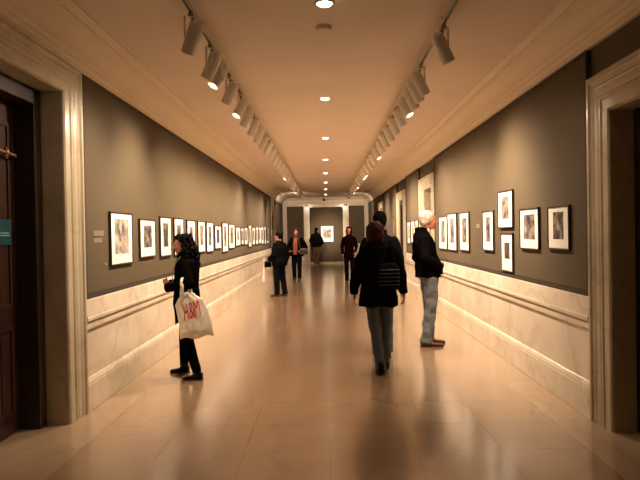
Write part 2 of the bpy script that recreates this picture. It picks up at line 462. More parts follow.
# ------------------------------------------------------------ framed photographs
ORD = ['nearest', 'second', 'third', 'fourth', 'fifth', 'sixth', 'seventh', 'eighth', 'ninth', 'tenth', 'eleventh', 'twelfth', 'thirteenth',
       'fourteenth', 'fifteenth', 'sixteenth', 'seventeenth', 'eighteenth', 'nineteenth', 'twentieth', 'twenty-first', 'twenty-second',
       'twenty-third', 'twenty-fourth', 'twenty-fifth', 'twenty-sixth', 'twenty-seventh', 'twenty-eighth', 'twenty-ninth', 'thirtieth']
def picture(s, y0, y1, z0, z1, iw, ih, label, group, m, voff=0.02, fw=.014):
    w = y1-y0; h = z1-z0
    t = thing('framed_photograph', label, 'picture', (s*(W-.036), (y0+y1)/2+.06, z0), -PI/2 if s > 0 else PI/2, group)
    # local: x along wall, y = depth away from room (+y into wall), z up
    D = .026
    bm = bmesh.new()
    for q in ((-w/2, w/2, 0, fw), (-w/2, w/2, h-fw, h), (-w/2, -w/2+fw, fw, h-fw), (w/2-fw, w/2, fw, h-fw)):
        add_box(bm, q[0], q[1], 0, D, q[2], q[3])
    bmesh.ops.rotate(bm, verts=bm.verts, cent=(0, 0, 0), matrix=Matrix.Rotation(PI, 3, 'Z'))
    obj('frame', bm, M['frame'], t, bevel=.002)
    obj('mat_board', box(-w/2+fw, w/2-fw, -.017, -.002, fw, h-fw), M['matboard'], t)
    pw = w*iw; ph = h*ih; c = h/2+voff
    obj('print', box(-pw/2, pw/2, -.0185, -.0172, c-ph/2, c+ph/2), m, t)
    return t
# rotation puts local -y towards the room on the right wall (rz=90deg => local -y -> +x); flip below
def place_pictures():
    GL = 'framed photographs in a row on the left wall'; GR = 'framed photographs on the right wall'
    Lp = [(6.01,6.70,1.26,1.80,.62,.66),(6.97,7.61,1.30,1.75,.52,.58),(7.84,8.40,1.28,1.80,.45,.6),(8.57,9.14,1.27,1.80,.45,.55),(9.38,9.95,1.28,1.79,.42,.5),
          (10.19,10.78,1.26,1.79,.42,.62),(10.92,11.56,1.24,1.78,.42,.62),(11.75,12.45,1.28,1.73,.45,.6),(12.60,13.32,1.19,1.80,.42,.7),(13.44,14.28,1.24,1.78,.5,.66),
          (14.50,15.24,1.28,1.73,.5,.5),(15.42,15.84,1.29,1.71,.5,.6),(16.02,16.66,1.28,1.73,.5,.6),(16.85,17.53,1.20,1.80,.5,.66),(17.72,18.42,1.24,1.74,.5,.6),
          (18.62,19.24,1.23,1.77,.5,.6),(19.43,20.05,1.25,1.77,.5,.6),(20.22,20.95,1.22,1.78,.5,.6),(21.25,21.80,1.20,1.80,.5,.6),(22.15,22.90,1.22,1.77,.7,.8)]
    desc = {0: 'largest pale framed photograph on the left wall, nearest the dark wooden door', 1: 'second framed photograph from the near end of the left wall'}
    for i, (a, b, c, d, iw, ih) in enumerate(Lp):
        lab = desc.get(i, '%s framed photograph on the left wall, counted from the near end' % ORD[i])
        picture(-1, a, b, c, d, iw, ih, lab, GL, PM_LIGHT if i == 0 else PM[i % 5])
    Rp = [(5.35,5.87,1.36,1.76,.48,.62,'white matted photograph on the right wall nearest the right doorway'),
          (6.12,6.72,1.34,1.77,.58,.6,'white matted photograph second from the right doorway'),
          (6.97,7.57,1.57,2.01,.48,.6,'upper framed photograph of the stacked pair on the right wall'),
          (6.99,7.45,1.06,1.51,.45,.42,'lower framed photograph of the stacked pair, lowest on the right wall'),
          (7.79,8.32,1.28,1.80,.38,.62,'tall photograph with three stacked images, beyond the stacked pair on right wall'),
          (9.13,9.76,1.24,1.83,.45,.62,'framed photograph right of the white-haired man, nearest of three'),
          (10.00,10.72,1.22,1.84,.45,.66,'framed photograph right of the white-haired man, middle of three'),
          (10.79,11.56,1.22,1.81,.45,.66,'framed photograph beside the white-haired man\'s face, farthest of three'),
          (13.3,13.9,1.27,1.81,.45,.6,None),
          (14.72,15.33,1.27,1.80,.45,.6,'middle framed photograph of the trio between the right wall doors'),
          (15.48,16.02,1.25,1.79,.45,.6,'farthest framed photograph of the trio between the right wall doors')]
    Rp[8] = (14.16,14.58,1.27,1.81,.45,.6,'nearest framed photograph of the trio between the right wall doors')
    for i, (a, b, c, d, iw, ih, lab) in enumerate(Rp):
        picture(1, a, b, c, d, iw, ih, lab, GR, PM[(i*2+1) % 5])
place_pictures()
# large print in the recess at the end
t = thing('framed_photograph', 'large white matted photograph hanging alone in the recess at corridor end', 'picture', (.065, 31.02, 1.09), 0)
bm = bmesh.new(); w = .64; h = .81
for q in ((-w/2, w/2, 0, .015), (-w/2, w/2, h-.015, h), (-w/2, -w/2+.015, .015, h-.015), (w/2-.015, w/2, .015, h-.015)): add_box(bm, q[0], q[1], -.035, 0, q[2], q[3])
obj('frame', bm, M['frame'], t)
obj('mat_board', box(-w/2+.015, w/2-.015, -.026, -.002, .015, h-.015), M['matboard'], t)
obj('print', box(-.2, .2, -.028, -.0262, .2, .64), PM_LIGHT, t)

def card(s, y0, y1, z0, z1, label):
    x = sorted((s*(W-.0352), s*(W-.040)))
    tag(obj('wall_label', box(x[0], x[1], y0, y1, z0, z1), M['plaque']), label, 'label', 'small wall text cards')
card(-1, 5.66, 5.93, 1.555, 1.61, 'small text card left of the largest left wall photograph, upper one')
card(-1, 5.66, 5.88, 1.495, 1.54, 'small text card left of the largest left wall photograph, just under another')
card(-1, 5.93, 6.0, 1.27, 1.30, 'tiny card low beside the bottom corner of the largest left photograph')
card(1, 8.62, 8.80, 1.58, 1.64, 'small pale text card on right wall beside the triple-image photograph')
card(1, 19.3, 19.6, 1.5, 1.9, 'pale notice on the right wall beyond the second far door')

# ------------------------------------------------------------ ceiling fittings
WARM = (1, .75, .545)
def lamp(name, loc, direction, energy, size, blend, rad, parent=None, col=WARM):
    l = bpy.data.lights.new(name, 'SPOT'); l.energy = energy; l.spot_size = math.radians(size); l.spot_blend = blend
    l.shadow_soft_size = rad; l.color = col
    o = bpy.data.objects.new(name, l); COL.objects.link(o)
    o.location = loc; o.rotation_euler = V(direction).to_track_quat('-Z', 'Y').to_euler()
    if parent: o.parent = parent
    return o
E_DOWN = 55; E_SPOT = 235
for i in range(-2, 8):  # negative indices: unseen lamps continuing the row, added to light the near right reveal
    y = 4.74 + i*3.34
    lab = 'round recessed ceiling downlight, %s' % ('nearest, at the top edge of the view' if i == 0 else ORD[i] + ' from the camera in the centre row')
    if i < 0: lab = 'round recessed ceiling downlight added out of view to light the near doorway, %s' % ('nearer the camera' if i == -1 else 'at the near wall')
    t = thing('downlight', lab, 'downlight', (.02, y, H), 0, 'recessed downlights along the ceiling centre')
    bm = bmesh.new(); lathe(bm, [(.058, -.001), (.078, -.001), (.078, -.006), (.066, -.009), (.058, -.006), (.058, -.001)], close=False); obj('ring', bm, M['trimring'], t, True)
    bm = bmesh.new(); lathe(bm, [(.057, -.0005), (.055, -.010), (.045, -.019), (.025, -.025)]); obj('lens', bm, M['down'], t)
    lamp('bulb', (0, 0, -.02), (0, 0, -1), E_DOWN, 100, .8, .05, t)
bm = bmesh.new(); lathe(bm, [(.068, 0), (.068, -.02), (.055, -.035), (.0, -.038)][:3])
tag(obj('smoke_detector', bm, M['trimring'], smooth=False), 'small round beige smoke detector on the ceiling beside nearest downlight', 'smoke detector').location = (.01, 5.27, H)
t = thing('hanging_sensor', 'small dark fixture hanging from the ceiling before the end recess', 'fixture', (-.07, 30.2, H-.002))
bm = bmesh.new(); cyl(bm, (0, 0, 0), (0, 0, -.08), .012); obj('stem', bm, M['black'], t)
bm = bmesh.new(); lathe(bm, [(.05, -.08), (.065, -.1), (.065, -.16), (.04, -.2)]); obj('housing', bm, M['woodframe'], t)

TX = .98; TZ = 3.235
for s, nm in ((-1, 'left'), (1, 'right')):
    t = thing('lighting_track', 'long %s-hand lighting track running along the ceiling' % nm, 'lighting track', (s*TX, 0, TZ))
    obj('rail', box(-.018, .018, 2.6, 26.8, -.018, .018), M['track'], t, bevel=.002)
    obj('slot', box(-.009, .009, 2.62, 26.78, -.0205, -.0175), M['black'], t)
    for k in range(12):
        bm = bmesh.new(); cyl(bm, (0, 3+k*2.1, .018), (0, 3+k*2.1, H-TZ-.001), .007); obj('hanger', bm, M['track'], t)

def head_mesh():
    bm = bmesh.new()   # can along local z; mouth at -z
    lathe(bm, [(.02, .135), (.045, .13), (.060, .115), (.066, .09), (.066, -.125), (.062, -.13), (.058, -.125), (.056, -.085), (.0, -.085)][:-1] + [(.055, -.084)])
    return bm
def lens_mesh():
    bm = bmesh.new(); lathe(bm, [(.05, -.083), (.05, -.09), (.03, -.1)]); return bm
proto = {}
def track_light(s, y, tgt, label, bright, power=1.0, size=118):
    """adapter on the rail, stem, yoke, can aimed at tgt"""
    t = thing('track_spotlight', label, 'spotlight', (s*TX, y, TZ-.0205), 0, '%s ceiling track spotlights' % ('left' if s < 0 else 'right'))
    if not proto:
        b = bmesh.new(); add_box(b, -.02, .02, -.07, .07, -.032, 0); proto['adapter'] = obj('adapter', b, M['track'], t, bevel=.004)
        b = bmesh.new(); cyl(b, (0, 0, -.032), (0, 0, -.06), .009, n=12); proto['stem'] = obj('stem', b, M['black'], t)
        objs = [proto['adapter'], proto['stem']]
        b = head_mesh(); proto['can'] = obj('can', b, M['white_plastic'], t, True)
        b = lens_mesh(); proto['lens'] = obj('lens', b, M['bulb'], t, True)
        b = bmesh.new()
        for q in (-1, 1): add_box(b, q*.068-.002, q*.068+.002, -.012, .012, -.01, .15)
        add_box(b, -.07, .07, -.012, .012, .148, .152)
        proto['yoke'] = obj('yoke', b, M['white_plastic'], t)
        parts = proto
    else:
        parts = {}
        for k, o in proto.items():
            c = o.copy(); COL.objects.link(c); c.parent = t; parts[k] = c
    piv = V((0, 0, -.17))
    d = (V(tgt) - (V((s*TX, y, TZ)) + piv)).normalized()
    q = d.to_track_quat('-Z', 'Y').to_euler()
    parts['can'].location = piv; parts['can'].rotation_euler = q
    parts['lens'].location = piv; parts['lens'].rotation_euler = q
    parts['yoke'].location = piv; parts['yoke'].rotation_euler = (0, 0, math.atan2(d.y, d.x) + PI/2)
    parts['can'].scale = parts['lens'].scale = (.84, .84, .95)
    lamp('bulb', piv + d*.14, d, E_SPOT*power, size, 1.0, .045, t)
LY = [(4.70, -9), (5.48, 0), (5.85, 1), (6.55, 0), (7.35, 2), (7.95, 0), (8.7, 0), (9.4, 0), (10.1, 0), (10.9, 0), (11.7, 0), (12.5, 0), (13.3, 0),
      (14.2, 0), (15.1, 0), (16.0, 1), (17.0, 0), (18.0, 0), (19.1, 0), (20.2, 0), (21.4, 1), (22.6, 0), (23.8, 1), (25.2, 0)]
RY = [(5.1, 0), (6.3, 0), (6.65, 0), (7.0, 0), (7.5, 1), (8.1, 0), (8.8, 0), (9.5, 0), (10.2, 0), (10.9, 0), (11.8, 1), (12.7, 0), (13.6, 0), (14.6, 0),
      (15.5, 1), (16.3, 1), (17.4, 0), (18.5, 0), (19.6, 1), (20.9, 0), (22.1, 1), (23.6, 0), (25.0, 1), (26.2, 0)]
for s, arr, nm in ((-1, LY, 'left'), (1, RY, 'right')):
    for i, (y, b) in enumerate(arr):
        dy = {0: .7, 1: -.75, 2: -.9, -9: 1.3}[b]
        zt = .95
        tgt = (s*2.13, y+dy, zt)
        if i == len(arr)-1: tgt = (-2.0, 30.7, 1.9) if s < 0 else (2.0, 30.7, 1.9)
        if i == len(arr)-2: tgt = (.065, 31.0, 1.5)
        adj = 'glowing' if b > 0 else 'pale'
        track_light(s, y, tgt, '%s %s can spotlight on the %s ceiling track' % (ORD[i] if i else 'nearest', adj, nm), b,
                    {0: .15, 1: .3, 2: .6, len(arr)-2: 7.0, len(arr)-1: 2.6}.get(i, 1.0), {len(arr)-2: 22, len(arr)-1: 75}.get(i, 118))

# ------------------------------------------------------------ people
def shoe(parent, ankle, fd, m, L=.27, boot=False, knee=None):
    """ankle point (local), fd foot direction angle about z (0 = forward +y)"""
    rot = Matrix.Translation((ankle[0], ankle[1], 0)) @ Matrix.Rotation(fd, 4, 'Z')
    bm = bmesh.new()
    W2 = .046
    secs = [(-.07, .022, .075), (-.06, .034, .085), (-.02, .038, .085), (.03, .040, .075), (.08, .045, .056), (.13, .047, .047), (.165, .040, .042), (.19, .024, .034), (.198, .012, .026)]
    R = []
    for y, hw, hh in secs:
        y = y*L/.27
        ring = []
        for k in range(16):
            a = k*2*PI/16; c = math.cos(a); s_ = math.sin(a)
            z = .014 + (hh-.014)*(.5+.5*math.copysign(abs(s_)**.8, s_))
            ring.append(rot @ V((hw*math.copysign(abs(c)**.8, c), y, z)))
        R.append(ring)
    loft(bm, R)
    top = .26 if boot else .115
    if boot: capsule(bm, V(ankle) - V((0, 0, .03)), V(ankle).lerp(V(knee), .5), .044, .050)
    else: capsule(bm, rot @ V((0, -.02, .07)), rot @ V((0, -.025, top)), .043, .042)
    o = remesh('boot' if boot else 'shoe', bm, m, parent, .007, 2)
    bm = bmesh.new(); R = []
    for z in (0, .016):
        ring = []
        for y, hw in [(-.072, .02), (-.06, .037), (-.02, .04), (.03, .042), (.08, .047), (.13, .049), (.168, .041), (.194, .022)]: ring.append((hw, y*L/.27))
        pts = ring + [(-a, b) for a, b in reversed(ring)]
        R.append([rot @ V((a, b, z)) for a, b in pts])
    loft(bm, R); obj('sole', bm, M['sole'], o)

def hand(bm, wrist, d, n, th, curl=.5, sc=1.0, side=1):
    """wrist position, d finger direction, n palm facing direction, th thumb side direction"""
    w = V(wrist); d = V(d).normalized(); n = V(n); n = (n - d*n.dot(d)).normalized(); t = d.cross(n)
    if t.dot(V(th)) < 0: t = -t
    B = Matrix((t, n, d)).transposed().to_4x4(); B.translation = w
    k = sc
    ell(bm, (0, 0, .045*k), (.042*k, .016*k, .05*k), B); ell(bm, (0.012*k, .004*k, .03*k), (.03*k, .017*k, .03*k), B)
    for j, (off, ln) in enumerate(((.030, .075), (.010, .085), (-.011, .079), (-.031, .062))):
        p = V((off*k, 0, .082*k)); ang = 0; seg = [.45, .32, .23]; r = .0088*k
        for q, fr in enumerate(seg):
            ang += curl*(.55 if q == 0 else .8)
            dd = V((off*1.2, math.sin(ang), math.cos(ang))).normalized()
            p2 = p + dd*ln*fr*k
            capsule(bm, B @ p, B @ p2, r, r*.93, n=8); p = p2; r *= .93
    p0 = V((.025, .003, .02))*k; p1 = V((.052, .018, .048))*k; p2 = V((.058, .03+.012*curl, .078))*k
    capsule(bm, B @ p0, B @ p1, .013*k, .011*k, n=8); capsule(bm, B @ p1, B @ p2, .0105*k, .009*k, n=8)

def head_shapes(bm, Hm, sc=1.0):
    def E(c, r): ell(bm, [v*sc for v in c], [v*sc for v in r], Hm)
    def Cp(a, b, r0, r1): capsule(bm, Hm @ (V(a)*sc), Hm @ (V(b)*sc), r0*sc, r1*sc, n=10)
    E((0, -.012, .03), (.076, .096, .092)); E((0, .028, -.035), (.058, .066, .08)); E((0, .045, .015), (.060, .048, .06))
    E((0, .066, -.093), (.026, .022, .02)); Cp((-.045, .02, -.075), (0, .06, -.095), .02, .018); Cp((.045, .02, -.075), (0, .06, -.095), .02, .018)
    Cp((0, .090, .018), (0, .116, -.022), .009, .013); E((.011, .1, -.026), (.010, .011, .009)); E((-.011, .1, -.026), (.010, .011, .009))
    Cp((-.036, .08, .030), (.036, .08, .030), .0125, .0125)
    for s in (-1, 1): Cp((s*.02, .083, .019), (s*.044, .076, .017), .005, .005); Cp((s*.02, .081, -.005), (s*.044, .074, -.004), .005, .005)
    E((.036, .062, -.025), (.022, .022, .022)); E((-.036, .062, -.025), (.022, .022, .022))
    for s in (-1, 1): E((s*.077, -.008, -.002), (.009, .02, .031)); E((s*.08, -.014, .01), (.008, .018, .018))

def face_parts(par, Hm, sc=1.0):
    for s in (-1, 1):
        bm = bmesh.new(); ell(bm, V((s*.031, .0765, .008))*sc, [.0115*sc]*3, Hm, 12, 8)
        e = obj('eye', bm, M['eye'], par, True)
        bm = bmesh.new(); ell(bm, V((s*.031, .0845, .008))*sc, [.0058*sc, .0042*sc, .0058*sc], Hm, 10, 6); obj('iris', bm, M['iris'], e, True)
    bm = bmesh.new(); ell(bm, V((0, .093, -.056))*sc, [.021*sc, .009*sc, .0055*sc], Hm, 12, 8); ell(bm, V((0, .092, -.066))*sc, [.018*sc, .010*sc, .0065*sc], Hm, 12, 8)
    obj('lips', bm, M['lip'], par, True)

def person(label, loc, rz, h, P, skin, vox=.0065):
    """P: pose and clothing dictionary, metres at h=1.75"""
    t = thing('person', label, 'person', loc, rz)
    k = h/1.75
    g = lambda key, dflt: V(P.get(key, dflt))*k
    hp = [g('hipL', (-.085, 0, .92)), g('hipR', (.085, 0, .92))]
    kn = [g('kneeL', (-.095, .02, .50)), g('kneeR', (.095, .02, .50))]
    an = [g('ankleL', (-.10, -.02, .09)), g('ankleR', (.10, -.02, .09))]
    sh = [g('shL', (-.165, -.01, 1.395)), g('shR', (.165, -.01, 1.395))]
    el = [g('elL', (-.235, -.05, 1.14)), g('elR', (.235, -.05, 1.14))]
    wr = [g('wrL', (-.25, .04, .90)), g('wrR', (.25, .04, .90))]
    lean = P.get('lean', 0)          # forward offset of the chest
    hc = g('head', (0, .03, 1.635))
    Hm = Matrix.Translation(hc) @ Matrix.Rotation(P.get('yaw', 0), 4, 'Z') @ Matrix.Rotation(P.get('pitch', 0), 4, 'X') @ Matrix.Rotation(P.get('tilt', 0), 4, 'Y')
    f = P.get('build', 1.0)
    bm = bmesh.new()
    head_shapes(bm, Hm, k)
    capsule(bm, V((0, -.02+lean, 1.43))*k, Hm @ (V((0, -.018, -.05))*k), .062*k, .053*k)
    T = [(.86, 0, 0, .10, .07), (.92, 0, 0, .145, .095), (.98, 0, 0, .15, .1), (1.08, 0, .003+lean*.3, .128, .088), (1.2, 0, lean*.6, .14, .098), (1.32, 0, lean*.9, .16, .105), (1.40, 0, lean-.01, .16, .092), (1.46, 0, lean-.015, .10, .07), (1.49, 0, lean-.02, .055, .055)]
    rings_loft(bm, [(z*k, cx*k, cy*k, rx*k, ry*k) for z, cx, cy, rx, ry in T])
    for i in (0, 1):
        capsule(bm, hp[i], kn[i], .074*k, .050*k); capsule(bm, kn[i], an[i], .046*k, .034*k)
        capsule(bm, kn[i].lerp(an[i], .25)+V((0, -.012, 0)), kn[i].lerp(an[i], .5), .044*k, .038*k)
        fd = P.get('foot', (0, 0))[i]
        fo = Matrix.Rotation(fd, 3, 'Z') @ V((0, .12*k, 0))
        capsule(bm, an[i]-V((0, 0, .02*k)), V((an[i].x+fo.x, an[i].y+fo.y, .03+an[i].z-.09*k)), .026*k, .018*k)
        capsule(bm, sh[i], el[i], .045*k, .040*k); capsule(bm, el[i], wr[i], .040*k, .026*k)
        hd = P.get('hd', [((0, .2, -1), (1, 0, 0), (0, 1, 0)), ((0, .2, -1), (-1, 0, 0), (0, 1, 0))])[i]
        hand(bm, wr[i], hd[0], hd[1], hd[2], P.get('curl', .55), k*1.1)
    body = remesh('body', bm, skin, t, vox, 2)
    if P.get('face', True): face_parts(t, Hm, k)
    # trousers
    tr = P['legs']; tm, rt, rk, ra = tr
    bm = bmesh.new()
    rings_loft(bm, [(.84*k, 0, 0, .12*k, .085*k), (.90*k, 0, 0, .165*k*f, .115*k*f), (.97*k, 0, 0, .165*k*f, .118*k*f), (1.03*k, 0, 0, .15*k*f, .108*k*f)])
    for i in (0, 1):
        ft = P.get('hem', .07)
        a2 = V((an[i].x, an[i].y, an[i].z)); dirn = (a2-kn[i]).normalized()
        capsule(bm, hp[i], kn[i], rt*k, rk*k); capsule(bm, kn[i], kn[i].lerp(a2, .93), rk*k, ra*k)
        if ra > .058: cyl(bm, kn[i].lerp(a2, .9), a2 + dirn*.035*k, ra*k, ra*1.08*k)
    remesh('trousers', bm, tm, t, .010, 2, folds(P.get('tfold', .008), 9, 9, 9, len(label)))
    # shoes
    for i in (0, 1):
        lift = an[i].z - .09*k
        n0 = len(t.children)
        before = set(bpy.data.objects)
        shoe(t, an[i], P.get('foot', (0, 0))[i], P['shoes'], P.get('sl', .27)*k, P.get('boot', False), kn[i])
        if lift > .005:
            for o in set(bpy.data.objects)-before:
                if o.parent is t: o.location.z += lift
    # coat
    cm, hemz, hw, hd_, sr = P['coat']      # material, hem height, hem half width, hem half depth, sleeve radius
    bm = bmesh.new()
    cx = P.get('coatx', 0)
    T = [(hemz-.0, cx, 0, hw, hd_), (hemz+.03, cx, 0, hw*1.0, hd_*1.0), ((hemz+1.1)/2, cx*.6, lean*.2, (hw+.165)/2*f, (hd_+.125)/2*f), (1.10, 0, lean*.4, .165*f, .125*f),
         (1.22, 0, lean*.7, .178*f, .135*f), (1.33, 0, lean*.95, .192*f, .135*f), (1.41, 0, lean-.01, .195, .115), (1.455, 0, lean-.018, .145, .095), (1.485, 0, lean-.02, .085, .078)]
    if hemz > 1.0: T = [(hemz, cx, 0, hw, hd_), (hemz+.03, cx, 0, hw, hd_)] + T[4:]
    rings_loft(bm, [(z*k, a*k, b*k, c*k, d*k) for z, a, b, c, d in T], e=2.4)
    for i in (0, 1):
        capsule(bm, sh[i] + V((0, 0, -.005)), el[i], sr*1.06*k, sr*k); 
        w2 = el[i].lerp(wr[i], .9)
        capsule(bm, el[i], w2, sr*k, sr*.82*k); cyl(bm, w2, el[i].lerp(wr[i], 1.02), sr*.84*k, sr*.86*k)
    if P.get('collar', .04):
        ch = P.get('collar', .04)
        rings_loft(bm, [(1.44*k, 0, (lean-.018)*k, .10*k, .088*k), ((1.48+ch)*k, 0, (lean-.02)*k, .082*k, .080*k), ((1.49+ch)*k, 0, (lean-.02)*k, .070*k, .068*k)])
    remesh(P.get('coatname', 'coat'), bm, cm, t, .009, 3, folds(P.get('fold', .012), 8, 8, 6, len(label)*.37, .002))
    return t, Hm, k

def hair_short(par, Hm, k, m, full=1.0, fr=.0):
    bm = bmesh.new()
    def E(c, r): ell(bm, V(c)*k, [v*k for v in r], Hm)
    E((0, -.030, .045), (.083*full, .088*full, .090*full)); E((0, -.055, .0), (.078*full, .062, .075)); E((0, .035+fr, .085), (.058, .04, .032))
    for s in (-1, 1): E((s*.066, -.012, .03), (.018*full, .038, .045))
    E((0, -.07, -.045), (.055, .035, .04))
    return remesh('hair', bm, m, par, .008, 2, folds(.010, 40, 40, 25, 3, .004))

J = {}
# 1 young woman with curly hair and a white shopping bag, left foreground
skA = M['skin']
P = dict(hipL=(-.085, -.01, .93), hipR=(.085, .0, .93), kneeL=(-.11, .0, .50), kneeR=(.13, .08, .50), ankleL=(-.16, -.13, .09), ankleR=(.24, .12, .09),
         foot=(-.05, -.1), elL=(-.24, -.07, 1.15), elR=(.23, -.02, 1.14), wrL=(-.09, .23, 1.10), wrR=(.08, .25, 1.14),
         hd=[((.95, .35, .1), (.2, -.9, .4), (0, 0, 1)), ((-.9, .4, .1), (-.2, -.9, .3), (0, 0, 1))], curl=.95,
         yaw=.5, pitch=-.15, head=(.0, .06, 1.615), lean=.0,
         legs=(M['tights'], .100, .074, .054), tfold=.004, shoes=M['shoe'], boot=True, sl=.25,
         coat=(M['coat'], .88, .18, .15, .060), coatname='jacket', collar=.03, build=1.0)
tA, HA, kA = person('woman in black with long curly dark hair holding a white shopping bag', (-1.515, 6.74, 0), PI/2, 1.57, P, skA)
bm = bmesh.new()
rnd = random.Random(3)
def hE(c, r): ell(bm, V(c)*kA, [v*kA for v in r], HA)
hE((0, -.035, .045), (.090, .092, .088)); hE((0, -.06, -.03), (.095, .07, .1)); hE((0, .03, .092), (.065, .045, .034))
for i in range(260):
    a = rnd.uniform(0, 2*PI); zz = rnd.uniform(-.31, .11)
    wide = .10 + .062*min(1, max(0, (.06-zz)/.2)) - .03*max(0, (-.2-zz)/.1)
    if zz > .05: wide = .10*math.sqrt(max(.1, 1-((zz-.03)/.12)**2)) + .01
    x = wide*math.cos(a); y = -.035 + wide*.85*math.sin(a)
    if y > .03 and zz < .06: 
        if abs(x) < .085: continue
    if y > .045 and zz < .09: continue
    r = rnd.uniform(.012, .026)
    hE((x, y, zz), (r, r, r*1.25))
for i in range(5): hE((0, -.075, -.1-.04*i), (.125, .075, .05))
remesh('hair', bm, M['hair_black'], tA, .006, 1, folds(.010, 55, 55, 45, 5, .006))
# scarf hanging down the front
bm = bmesh.new()
pts = [(-.02, .09, 1.47), (-.03, .12, 1.38), (-.035, .13, 1.22), (-.04, .14, 1.05), (-.04, .15, .90), (-.035, .14, .76)]
for a, b in zip(pts, pts[1:]): capsule(bm, V(a)*kA, V(b)*kA, .05*kA, .048*kA, flat=.4, up=(0, 1, 0))
rings_loft(bm, [(1.45*kA, 0, 0, .10*kA, .10*kA), (1.50*kA, 0, .01*kA, .105*kA, .10*kA), (1.54*kA, 0, .01*kA, .085*kA, .085*kA)])
sc = remesh('scarf', bm, M['coat'], tA, .009, 2, folds(.008, 25, 25, 8, 2))
bm = bmesh.new()
for j in range(9):
    x = -.035 + (j-4)*.011; capsule(bm, V((x, .14, .745))*kA, V((x+rnd.uniform(-.01, .01), .135+rnd.uniform(-.01, .01), .64+rnd.uniform(0, .03)))*kA, .005, .003, n=6)
obj('fringe', bm, M['coat'], sc, True)
# pale cord on the jacket front
bm = bmesh.new(); pp = [(-.10, .06, 1.47), (-.115, .115, 1.40), (-.12, .145, 1.32), (-.11, .155, 1.24), (-.1, .16, 1.16)]
for a, b in zip(pp, pp[1:]): capsule(bm, V(a)*kA, V(b)*kA, .005, .005, n=6)
obj('jacket_cord', bm, M['zipper'], tA, True)

# shopping bag hanging from her left forearm (world coords, facing the camera)
bt = thing('shopping_bag', 'white plastic shopping bag with red lettering hanging from the woman\'s arm', 'bag', (-1.375, 6.49, .475), math.radians(-14)); bt.rotation_euler = (0, -.22, math.radians(-14))
def bagsurf(u, v, side):
    """u -1..1 across, v 0..1 up, side +-1"""
    hw = .195 - .045*v**1.5 - .05*max(0, v-.82)/.18
    d = .055*(1-abs(u)**3)*(1-.55*v)*(.35+.65*min(1, v*6))
    w_ = .010*noise.noise(V((u*3, v*4, side*2.))) + .008*math.sin(u*9+v*5)*v + .006*noise.noise(V((u*8, v*7, side*5.)))
    z = v*.47 + (-.02*u if v < .2 else 0) - .03*abs(u)**2*(v > .8)*(v-.8)*5 - (.012*math.cos(u*5) if v < .05 else 0)
    return V((hw*u + .015*math.sin(v*4), side*(-(d+w_*(1-abs(u)**4)) ), z))
bm = bmesh.new(); nu, nv = 40, 44
grid = {}
for side in (1, -1):
    for i in range(nu+1):
        for j in range(nv+1):
            if side == -1 and i in (0, nu): grid[side, i, j] = grid[1, i, j]; continue
            grid[side, i, j] = bm.verts.new(bagsurf(-1+2*i/nu, j/nv, side))
    for i in range(nu):
        for j in range(nv): bm.faces.new((grid[side, i, j], grid[side, i+1, j], grid[side, i+1, j+1], grid[side, i, j+1]))
for i in range(nu):
    q = [grid[1, i, 0], grid[-1, i, 0], grid[-1, i+1, 0], grid[1, i+1, 0]]
    q2 = []
    for v in q:
        if v not in q2: q2.append(v)
    if len(q2) > 2: bm.faces.new(q2)
bo = obj('bag_body', bm, M['bag'], bt, True)
so = bo.modifiers.new('s', 'SOLIDIFY'); so.thickness = .002
bm = bmesh.new()
arch = [V((-.06, -.025, .40)), V((-.03, -.055, .48)), V((0, -.075, .55)), V((0, -.068, .605)), V((0, -.035, .637)), V((0, .01, .645)), V((0, .055, .625)), V((0, .078, .58)), V((.01, .06, .50)), V((.03, .025, .41))]
for n_, (a, b) in enumerate(zip(arch, arch[1:])):
    wd = .034 if n_ in (0, 8) else (.026 if n_ in (1, 7) else .019)
    capsule(bm, a, b, wd, .019, n=10, flat=.45, up=(0, 1, 0) if n_ in (0, 1, 2, 6, 7, 8) else (0, .3, 1))
for a, b in ((V((-.06, -.02, .43)), V((.0, -.025, .47))), (V((.0, -.02, .47)), V((.07, -.005, .44)))): capsule(bm, a, b, .022, .024, n=10, flat=.5, up=(0, 1, 0))
remesh('handle', bm, M['bag'], bt, .006, 2, folds(.004, 40, 40, 20, 6))
# lettering draped on the bag front
fc = bpy.data.curves.new('lettering', 'FONT'); fc.body = 'H&M'; fc.size = 1; fc.shear = .35; fc.resolution_u = 4
fo = bpy.data.objects.new('tmp_text', fc); COL.objects.link(fo)
dg = bpy.context.evaluated_depsgraph_get(); tme = bpy.data.meshes.new_from_object(fo.evaluated_get(dg)); bpy.data.objects.remove(fo)
xs = [v.co.x for v in tme.vertices]; ys = [v.co.y for v in tme.vertices]
x0, x1, y0, y1 = min(xs), max(xs), min(ys), max(ys)
bm = bmesh.new(); bm.from_mesh(tme)
bmesh.ops.triangulate(bm, faces=bm.faces)
bmesh.ops.subdivide_edges(bm, edges=bm.edges, cuts=3, use_grid_fill=True)
for v in bm.verts:
    u = -.50 + 1.24*(v.co.x-x0)/(x1-x0); vv = .44 + .36*(v.co.y-y0)/(y1-y0) + .05*u
    p = bagsurf(u, vv, 1); v.co = p + V((0, -.0045, 0))
lo = obj('lettering', bm, M['logo'], bo)
so = lo.modifiers.new('s', 'SOLIDIFY'); so.thickness = .002; so.offset = 0

